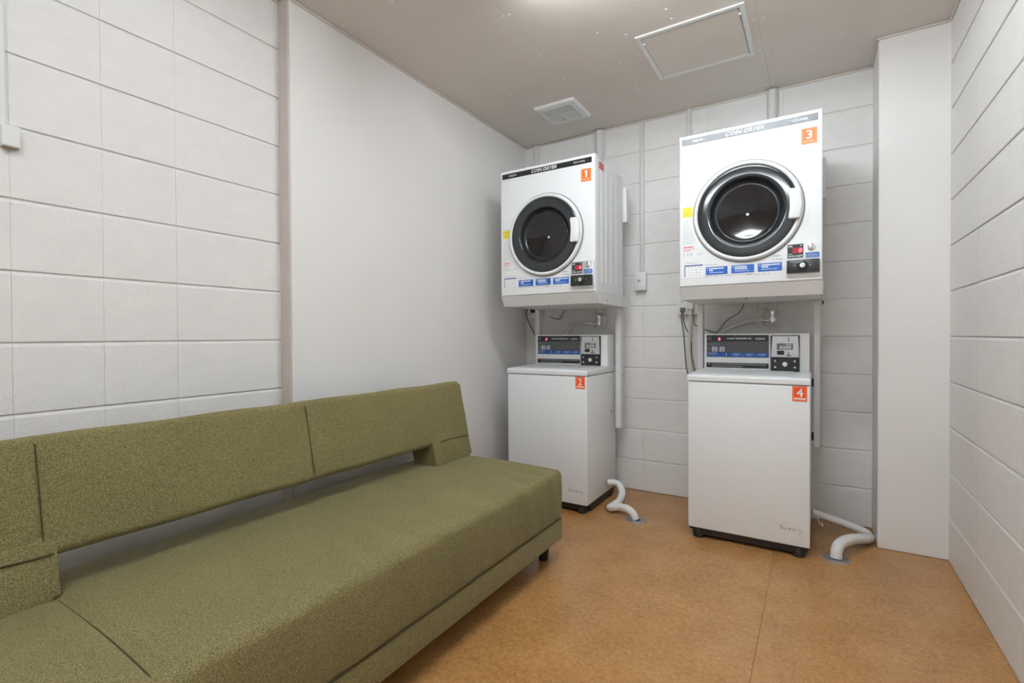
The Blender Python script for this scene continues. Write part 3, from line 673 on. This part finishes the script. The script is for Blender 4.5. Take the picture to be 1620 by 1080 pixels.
# ================================================================== COIN WASHERS
def coin_washer(loc, num, label, slot=False):
    t = thing('coin_washer', label, 'washing machine', loc, 'coin washers')
    W, D = 0.525, 0.462
    obj('base_skirt', box(0.045, W-0.045, 0.016, D-0.010, 0.016, 0.052, 0.003, 2), 'base', t)
    b_ = obj('base_tray', box(0.006, W-0.006, 0.010, D-0.006, 0.040, 0.052), 'base', t)
    for x in (0.045, W-0.045):
        for y in (0.032, D-0.040):
            obj('foot', lathe_z([(0, 0), (0.024, 0), (0.027, 0.004), (0.027, 0.030), (0.022, 0.041)], x, y, 20), 'black', t, True)
    obj('side_skirt', box(W-0.020, W-0.008, 0.060, D-0.02, 0.012, 0.046), 'base', t)
    obj('side_skirt', box(0.008, 0.020, 0.060, D-0.02, 0.012, 0.046), 'base', t)
    obj('cabinet', box(0, W, 0, D, 0.051, 0.780, 0.006, 3), 'enamel', t, True)
    if slot:
        obj('side_slot', box(W-0.001, W+0.004, 0.372, 0.396, 0.534, 0.544, 0.001), 'greyprint', t)
    # lid: slightly arched front lip, rises to the back
    lid = obj('top_deck', prism_yz([(-0.003, 0.786), (-0.004, 0.806), (0.004, 0.8145), (0.03, 0.8165), (0.335, 0.823), (D, 0.823), (D, 0.784)], -0.002, W+0.002, 0.003, 2), 'enamel', t, True)
    obj('lid_gap', box(0.004, W-0.004, 0.003, D-0.004, 0.779, 0.7865), 'greyprint', t)
    obj('lid_panel', prism_yz([(0.018, 0.8162), (0.018, 0.8192), (0.325, 0.8250), (0.325, 0.8215)], 0.016, W-0.075, 0.001, 1), 'enamel', lid)
    # control housing
    x0, x1, z0, z1 = 0.016, W-0.006, 0.818, 1.018
    hs = obj('control_housing', prism_yz([(0.335, z0), (0.338, z1-0.006), (0.344, z1), (D, z1), (D, z0)], x0, x1, 0.003, 2), 'enamel', t, True)
    F0 = 0.336-0.001; B = 0.82
    # keypad panel
    p = obj('control_panel', box(0.029, 0.336, F0-0.0015, F0+0.004, B+0.071, B+0.191, 0.0006), 'panelgrey', hs)
    y = F0-0.0015
    obj('panel_header', box(0.0295, 0.3355, y-0.0006, y, B+0.156, B+0.1905), 'paneldark', p)
    obj('title_lettering', text_bm('COIN WASHER 5kg', 0.134, 0.258, B+0.1655, y-0.0010, 0.0105, 0.022, 0.2), 'paper', p)
    obj('brand_lettering', text_bm('AQUA', 0.272, 0.319, B+0.1645, y-0.0010, 0.011, 0.012), 'paper', p)
    obj('led_window', box(0.078, 0.112, y-0.0009, y, B+0.158, B+0.182), 'redglass' if False else 'blackgloss', p)
    obj('led_digit', text_bm('0', 0.0905, 0.0995, B+0.161, y-0.0014, 0.0165, 0.010), 'led', p)
    b = new_bm(); dashes(b, 0.034, 0.055, B+0.175, 0.004, y-0.0006, 7, 0.003, 0.006, 0.001); dashes(b, 0.034, 0.055, B+0.165, 0.004, y-0.0006, 8, 0.003, 0.006, 0.001)
    dashes(b, 0.034, 0.042, B+0.139, 0.004, y, 9); dashes(b, 0.050, 0.072, B+0.139, 0.004, y, 10, 0.003, 0.006); dashes(b, 0.080, 0.100, B+0.139, 0.004, y, 11, 0.003, 0.006); dashes(b, 0.034, 0.044, B+0.112, 0.008, y, 12, 0.003, 0.006)
    obj('panel_print', b, plain_cache('panel_print', (0.30, 0.31, 0.33)), p)
    for xa, xb in ((0.056, 0.086), (0.095, 0.122)):
        k = obj('course_button', prism_xz(rrect(xa, xb, B+0.100, B+0.128, 0.004), y-0.002, y+0.001, 0.0008, 1), 'button', p)
        b = new_bm(); xm = (xa+xb)/2; add_box(b, xm-0.006, xm+0.006, y-0.0024, y-0.0019, B+0.118, B+0.121); add_box(b, xm-0.005, xm+0.006, y-0.0024, y-0.0019, B+0.104, B+0.110)
        obj('button_mark', b, 'labelgrey', k)
    bl = obj('step_band', box(0.0295, 0.3355, y-0.0006, y, B+0.0715, B+0.097), 'navy', p)
    b = new_bm()
    for k, xa in enumerate((0.160, 0.222, 0.282)): add_box(b, xa, xa+0.050, y-0.0010, y-0.0005, B+0.075, B+0.094)
    add_box(b, 0.060, 0.128, y-0.0010, y-0.0005, B+0.074, B+0.091)
    obj('step_field', b, 'blue', bl)
    b = new_bm(); dashes(b, 0.034, 0.086, B+0.090, 0.004, y-0.0010, 13, 0.003, 0.007, 0.001); dashes(b, 0.034, 0.070, B+0.081, 0.003, y-0.0010, 14)
    add_box(b, 0.128, 0.133, y-0.0014, y-0.0005, B+0.078, B+0.093)
    for k, xa in enumerate((0.160, 0.222, 0.282)):
        add_box(b, xa-0.0092, xa-0.0040, y-0.0010, y-0.0005, B+0.081, B+0.085); dashes(b, xa+0.004, xa+0.044, B+0.088, 0.003, y-0.0010, 15+k, 0.004, 0.009, 0.001); dashes(b, xa+0.006, xa+0.036, B+0.081, 0.003, y-0.0010, 18+k, 0.004, 0.009, 0.001)
    obj('step_print', b, 'button', bl)
    st = obj('notice_strip', prism_xz(rrect(0.0275, 0.335, B+0.0135, B+0.040, 0.002), F0-0.0012, F0+0.003), 'paneldark', hs)
    b = new_bm(); dashes(b, 0.055, 0.325, B+0.030, 0.0045, F0-0.0012, 22, 0.004, 0.010, 0.0012); dashes(b, 0.055, 0.215, B+0.019, 0.0045, F0-0.0012, 23, 0.004, 0.010, 0.0015)
    obj('strip_print', b, plain_cache('panel_print', (0.30, 0.31, 0.33)), st)
    b = new_bm(); dashes(b, 0.036, 0.052, B+0.030, 0.005, F0-0.0012, 24); obj('strip_heading', b, 'redprint', st)
    # coin mechanism
    c = obj('coin_unit', prism_xz(rrect(0.345, 0.476, B+0.004, B+0.1885, 0.004), F0-0.010, F0+0.004, 0.001, 1), 'black', hs)
    f = obj('coin_plate', prism_xz([(0.353, B+0.1845), (0.4695, B+0.1845), (0.4725, B+0.110), (0.4735, B+0.0755), (0.3485, B+0.0755), (0.3495, B+0.110)], F0-0.014, F0-0.008, 0.0015, 2), 'silver', c)
    yy = F0-0.014
    pl = obj('price_label', box(0.374, 0.447, yy-0.0006, yy, B+0.1145, B+0.1465), 'labelgrey', f)
    obj('price_lettering', text_bm('¥200', 0.3855, 0.4385, B+0.1185, yy-0.0012, 0.0165, 0.012), 'paper', pl)
    b = new_bm(); dashes(b, 0.414, 0.443, B+0.1395, 0.0035, yy-0.0006, 25, 0.004, 0.008, 0.001); obj('price_heading', b, 'paper', pl)
    obj('return_window', prism_xz(rrect(0.375, 0.4075, B+0.088, B+0.1095, 0.002), yy-0.001, yy+0.001), 'black', f)
    obj('coin_slot', box(0.4245, 0.4285, yy-0.0006, yy+0.001, B+0.155, B+0.180), 'labelgrey', f)
    b = new_bm(); add_box(b, 0.424, 0.429, yy-0.003, yy, B+0.086, B+0.103); add_box(b, 0.417, 0.438, yy-0.002, yy, B+0.081, B+0.088); obj('return_lever', b, 'labelgrey', f)
    k = obj('lock_plate', prism_xz(rrect(0.349, 0.4735, B+0.0075, B+0.071, 0.004), F0-0.016, F0-0.008, 0.002, 2), 'blackgloss', c)
    for xx, zz in ((0.3665, 0.0555), (0.4545, 0.0555), (0.3665, 0.0245), (0.4545, 0.0245)):
        obj('plate_rivet', lathe_y([(0.0070, 0.001), (0.0066, -0.003), (0.0040, -0.0060), (0, -0.0066)], xx, B+zz, 16, cy=F0-0.016), 'paper' if False else 'chrome', k, True)
    obj('lock_barrel', lathe_y([(0.0125, 0.001), (0.0118, -0.003), (0.0085, -0.0036), (0.0080, -0.0020), (0, -0.0018)], 0.411, B+0.0395, 24, cy=F0-0.016), 'chrome', k, True)
    sticker(t, 0.4555, 0.711, -0.0003, num, 'orange_red', 40+int(num))
    b = new_bm(); y = -0.0002
    dashes(b, 0.407, 0.420, 0.134, 0.004, y, 50); dashes(b, 0.405, 0.500, 0.127, 0.003, y, 51, 0.005, 0.014, 0.004); dashes(b, 0.409, 0.470, 0.121, 0.003, y, 52, 0.004, 0.012, 0.006); dashes(b, 0.486, 0.500, 0.117, 0.002, y, 53); dashes(b, 0.480, 0.495, 0.110, 0.002, y, 54); dashes(b, 0.486, 0.498, 0.098, 0.0015, y, 55)
    obj('rating_print', b, 'greyprint', t)
    return t
W2 = (-1.620, 2.560, 0); W4 = (-0.5495, 2.560, 0)
coin_washer(W2, '2', 'white coin washer with orange sticker number 2, beside the sofa end', True)
coin_washer(W4, '4', 'white coin washer with orange sticker number 4, lower right machine')
# spacers between the right washer and its stand upright are brackets on the stand
for z in (0.762, 0.482):
    obj('upright_bracket', box(-0.0225-D3[0], -0.0135-D3[0], 2.985-D3[1], 3.010-D3[1], z-0.43-0.02, z-0.43+0.02), 'base', s3)

# ================================================================== HOSES, DRAINS, CORDS
def drain(x, y, label):
    t = thing('floor_drain', label, 'drain', (x, y, 0), 'floor drains')
    obj('drain_flange', lathe_z([(0.026, 0.0012), (0.027, 0.003), (0.050, 0.003), (0.054, 0.0002)], 0, 0, 32), 'galv', t, True)
    obj('drain_throat', lathe_z([(0.0, 0.0006), (0.027, 0.0010)], 0, 0, 32), 'black', t)
    return t
drain(-0.842, 2.640, 'round metal floor drain in front of the left washer')
drain(0.076, 2.645, 'round metal floor drain beside the right washer')
tag(obj('drain_hose', tube([(-1.086, 2.856, 0.113), (-1.062, 2.862, 0.116), (-1.020, 2.868, 0.108), (-0.992, 2.845, 0.070), (-0.990, 2.795, 0.036), (-1.003, 2.735, 0.024), (-1.010, 2.690, 0.0225), (-0.985, 2.680, 0.032), (-0.945, 2.678, 0.040), (-0.895, 2.655, 0.045), (-0.858, 2.642, 0.030), (-0.844, 2.640, 0.002)],
    [0.017, 0.019, 0.020, 0.021, 0.021, 0.021, 0.0215, 0.0215, 0.021, 0.021, 0.021, 0.021], 14, 5), 'hose', None, True), 'white drain hose coiling from the left washer side to its drain', 'hose')
tag(obj('drain_hose', tube([(-0.0195, 2.935, 0.104), (0.050, 2.945, 0.086), (0.130, 2.960, 0.062), (0.195, 2.965, 0.040), (0.218, 2.935, 0.028), (0.206, 2.890, 0.032), (0.175, 2.835, 0.044), (0.130, 2.755, 0.058), (0.094, 2.690, 0.056), (0.079, 2.655, 0.038), (0.076, 2.646, 0.002)],
    [0.017, 0.018, 0.0185, 0.019, 0.0215, 0.023, 0.0235, 0.024, 0.024, 0.024, 0.024], 14, 5), 'hose', None, True), 'white drain hose bending back from the pillar to the right drain', 'hose')
# tie on the right hose
tag(obj('hose_tie', tube([(0.004, 2.925, 0.088), (0.014, 2.905, 0.062), (0.028, 2.900, 0.052), (0.022, 2.912, 0.070)], 0.0022, 6), 'cream'), 'thin pale tie hanging from the right drain hose', 'tie')
YC = 3.118
def wire(pts, r, mat, label):
    tag(obj('earth_wire', tube(pts, r, 8, 5), mat, None, True), label, 'wire')
def plug(name, label, loc, parts, cord, r, cmat):
    t = thing(name, label, 'plug', loc)
    for n_, bm, mt in parts: obj(n_, bm, mt, t, True)
    L = Vector(loc); obj('cord', tube([Vector(p)-L for p in cord], r, 8, 5), cmat, t, True)
plug('power_plug', 'dark grey plug with green cord in the left socket of the white outlet', (-0.696, 3.112, 1.165),
    (('plug_body', box(-0.013, 0.013, -0.028, 0, -0.014, 0.014, 0.004, 2), 'plug'), ('plug_relief', tube([(-0.002, -0.016, -0.010), (-0.006, -0.016, -0.034)], [0.006, 0.004], 10, 1), 'plug')),
    [(-0.702, YC-0.02, 1.140), (-0.703, YC-0.01, 1.10), (-0.695, YC, 1.02), (-0.687, YC, 0.92), (-0.676, YC, 0.80), (-0.655, YC, 0.76), (-0.600, YC, 0.70)], 0.0032, 'green')
plug('power_plug', 'cream plug with thick cream cord in the right socket of the white outlet', (-0.648, 3.112, 1.185),
    (('plug_body', box(-0.019, 0.019, -0.034, 0, -0.018, 0.030, 0.005, 2), 'cream'), ('plug_relief', tube([(0, -0.018, -0.014), (-0.002, -0.018, -0.05)], [0.011, 0.007], 10, 1), 'cream')),
    [(-0.650, YC-0.02, 1.140), (-0.654, YC-0.01, 1.08), (-0.660, YC, 0.97), (-0.658, YC, 0.86), (-0.644, YC, 0.79), (-0.600, YC, 0.70)], 0.0085, 'cream')
plug('power_plug', 'black plug with looping cord in the far left corner outlet', (-1.745, 3.112, 1.200),
    (('plug_body', box(-0.014, 0.014, -0.026, 0, -0.022, 0.010, 0.004, 2), 'black'), ('plug_relief', tube([(0, -0.014, 0.008), (0.004, -0.014, 0.030)], [0.006, 0.004], 10, 1), 'black')),
    [(-1.741, YC-0.02, 1.230), (-1.758, YC-0.02, 1.234), (-1.780, YC-0.02, 1.222), (-1.795, YC-0.02, 1.175), (-1.785, YC-0.02, 1.124), (-1.756, YC-0.02, 1.070), (-1.722, YC-0.02, 1.010), (-1.70, YC-0.02, 0.93)], 0.0034, 'dcord')
wire([(-0.690, YC-0.025, 1.135), (-0.690, YC-0.01, 1.09), (-0.681, YC, 1.055), (-0.667, YC+0.008, 1.027), (-0.660, YC+0.02, 1.00)], 0.0028, 'green', 'short green earth wire curling below the grey plug')
wire([(-0.632, YC-0.004, 1.135), (-0.634, YC-0.002, 1.10), (-0.630, YC, 1.075), (-0.611, YC, 1.065), (-0.572, YC, 1.046), (-0.530, YC, 1.030), (-0.498, YC, 1.032), (-0.459, YC, 1.085), (-0.420, YC, 1.118), (-0.385, YC, 1.138), (-0.362, YC, 1.175), (-0.351, YC, 1.215)], 0.0028, 'green', 'green earth wire dipping behind the right stand upright')
wire([(-0.645, YC-0.014, 0.97), (-0.645, YC-0.014, 0.90), (-0.634, YC-0.012, 0.84), (-0.622, YC-0.012, 0.78), (-0.590, YC-0.012, 0.70)], 0.0026, 'green', 'green wire zigzagging beside the thick cream cord')
wire([(-0.300, YC, 1.20), (-0.302, YC, 1.15), (-0.300, YC+0.004, 1.112)], 0.005, 'cream', 'thin cream wire dropping beside the right tap')
wire([(-1.610, YC, 1.143), (-1.600, YC, 1.142), (-1.565, YC, 1.130), (-1.535, YC, 1.130), (-1.515, YC, 1.165), (-1.495, YC, 1.192), (-1.486, YC, 1.186+0.04)], 0.0026, 'dcord', 'dark earth wire dipping under the left dryer tray')

# ================================================================== SOFA
sf = thing('sofa', 'long olive green fabric sofa bed with slot under its backrest', 'sofa', (-1.33, 1.10, 0))
SX, SY = -1.33, 1.10
def soft_box(x0, x1, y0, y1, z0, z1, bev, seg=5, dome=0.0, sag=None, sub=0):
    bm = box(x0-SX, x1-SX, y0-SY, y1-SY, z0, z1, bev, seg)
    return bm
def dense(bm, axis_cuts):
    """slice a mesh at given planes so that it can be bent and puckered"""
    for ax, cuts in axis_cuts:
        for c in cuts:
            n = [0, 0, 0]; n[ax] = 1; p = [0, 0, 0]; p[ax] = c
            bmesh.ops.bisect_plane(bm, geom=bm.verts[:]+bm.edges[:]+bm.faces[:], plane_co=p, plane_no=n)
def steps(a, b, n): return [a+(b-a)*i/n for i in range(1, n)]
S_Y0, S_Y1 = 0.212, 1.995
rs = random.Random(3)
ripple = [(rs.uniform(0.3, 1.95), rs.uniform(-1.45, -1.02), rs.uniform(0.02, 0.05), rs.uniform(0.002, 0.0045)) for _ in range(16)]
bm = box(-1.705-SX, -0.970-SX, S_Y0-SY, S_Y1-SY, 0.188, 0.412, 0.026, 6)
dense(bm, [(1, steps(S_Y0-SY, S_Y1-SY, 110)), (0, steps(-1.66-SX, -1.01-SX, 18)), (2, (0.24, 0.27, 0.30, 0.33, 0.36))])
for v in bm.verts:
    x, y, z = v.co.x+SX, v.co.y+SY, v.co.z
    if z > 0.33:
        k = min(1, (z-0.33)/0.06)
        v.co.z += k*(0.006*math.sin(PI*min(1, max(0, (x+1.70)/0.73)))-max(0, (-1.55-x)/0.15)*0.010)
        for ry, rx, rw, ra in ripple:
            a = (y-ry)+0.35*(x-rx)
            v.co.z -= k*ra*math.exp(-(a/rw*1.6)**2)*math.exp(-((x-rx)/0.16)**2)
        for sy, sd in ((0.403, 0.006), (1.092, 0.0015), (1.841, 0.002)): v.co.z -= sd*k*math.exp(-((y-sy)/0.016)**2)
    if x > -1.03 and 0.2 < z < 0.40:
        v.co.x += 0.006*math.sin(PI*(z-0.194)/0.218)+0.0015*math.sin(y*31)+0.001*math.sin(y*57+z*20)
        for sy, sd in ((0.397, 0.005), (1.092, 0.002), (1.841, 0.003)): v.co.x -= sd*math.exp(-((y-sy)/0.012)**2)
obj('seat_cushion', bm, 'fabric', sf, True, angle=60)
bm = box(-1.69-SX, -0.972-SX, S_Y0+0.003-SY, S_Y1-0.002-SY, 0.100, 0.196, 0.008, 3)
obj('sofa_base', bm, 'fabric', sf, True, angle=60)
# backrest: slanted slabs; profile in x,z
def back_prof(zb, zt, x_front_b, x_front_t, th):
    """closed outline of a leaning slab with rounded corners"""
    dx, dz = x_front_t-x_front_b, zt-zb; L = math.hypot(dx, dz); ux, uz = dx/L, dz/L; nx, nz = -uz, ux
    pts = []; r = 0.022
    def corner(cu, cn, a0):
        for k in range(6):
            a = a0+PI/2*k/5; pu, pn = cu+r*math.cos(a), cn+r*math.sin(a)
            pts.append((x_front_b+ux*pu+nx*pn-SX, zb+uz*pu+nz*pn))
    corner(L-r, th-r, 0); corner(r, th-r, PI/2); corner(r, r, PI); corner(L-r, r, 3*PI/2)
    return pts
def back_piece(name, y0, y1, zb, zt, xb, xt, th, bev=0.012, bulge=0.004, dips=()):
    poly = back_prof(zb, zt, xb, xt, th)
    bm = prism_xz(poly, y0-SY, y1-SY, bev, 4)
    dense(bm, [(1, steps(y0-SY+bev, y1-SY-bev, max(3, int((y1-y0)/0.012)))), (2, steps(zb+0.02, zt-0.02, 6))])
    for v in bm.verts:
        y, z = v.co.y+SY, v.co.z
        s = math.sin(PI*min(1, max(0, (y-y0)/(y1-y0))))
        v.co.x += bulge*s**0.5*math.sin(PI*min(1, max(0, (z-zb)/(zt-zb))))+0.0012*math.sin(y*23+z*31)
        v.co.z += 0.0014*math.sin(y*17)
        for sy in dips: v.co.x -= (0.005 if sy < 1.7 else 0.0015)*math.exp(-((y-sy)/0.014)**2)
    return obj(name, bm, 'fabric', sf, True, angle=60)
def xf(z): return -1.474-(z-0.41)*0.218          # front of the leaning back at height z
back_piece('backrest', S_Y0, S_Y1, 0.508, 0.786, xf(0.508)-0.002, xf(0.786), 0.135, 0.016, 0.003, (0.386, 1.100, 1.800))
for a, b in ((S_Y0, 0.408), (1.722, S_Y1)):
    back_piece('backrest_foot', a, b, 0.402, 0.565, xf(0.402)-0.002, xf(0.565)-0.002, 0.132, 0.030, 0.006)
# stitched seam lines
def seam(pts, r=0.0015): 
    obj('stitched_seam', tube([(x-SX, y-SY, z) for x, y, z in pts], r, 6, 3), 'seamline', sf)
for y in (0.386, 1.100):
    seam([(xf(z)-0.0012, y, z) for z in (0.53, 0.60, 0.68, 0.74, 0.765)])
for y in (0.403,):
    seam([(-1.475, y, 0.4105), (-1.35, y, 0.4117), (-1.20, y, 0.4120), (-1.05, y-0.004, 0.4100), (-1.00, y-0.006, 0.4060), (-0.982, y-0.006, 0.39), (-0.970, y-0.006, 0.35), (-0.967, y-0.006, 0.30), (-0.971, y-0.006, 0.22)], 0.0018)
for a, b in ((S_Y0+0.012, 0.400), (1.775, S_Y1-0.012)):
    seam([(xf(0.519)+0.0045, a+(b-a)*k/5, 0.5185+0.002*math.sin(k)) for k in range(6)], 0.002)
seam([(-0.9725, y, 0.1965) for y in (S_Y0+0.03, 0.7, 1.2, 1.7, S_Y1-0.012)], 0.0025)
for y in (0.29, 1.955):
    for x in (-1.05, -1.60):
        obj('leg', lathe_z([(0, 0), (0.020, 0), (0.021, 0.004), (0.030, 0.098), (0.030, 0.104), (0, 0.104)], x-SX, y-SY, 20), 'sofaleg', sf, True)

# print too fine to pick apart
for o in bpy.data.objects:
    if o.type == 'MESH' and o.name.split('.')[0] in ('small_print', 'table_print', 'label_notes', 'display_print', 'notice_print', 'label_print', 'red_print', 'panel_print', 'step_print', 'strip_print', 'rating_print', 'sticker_print', 'capacity_heading', 'price_heading', 'strip_heading', 'lock_marks'):
        o['kind'] = 'stuff'
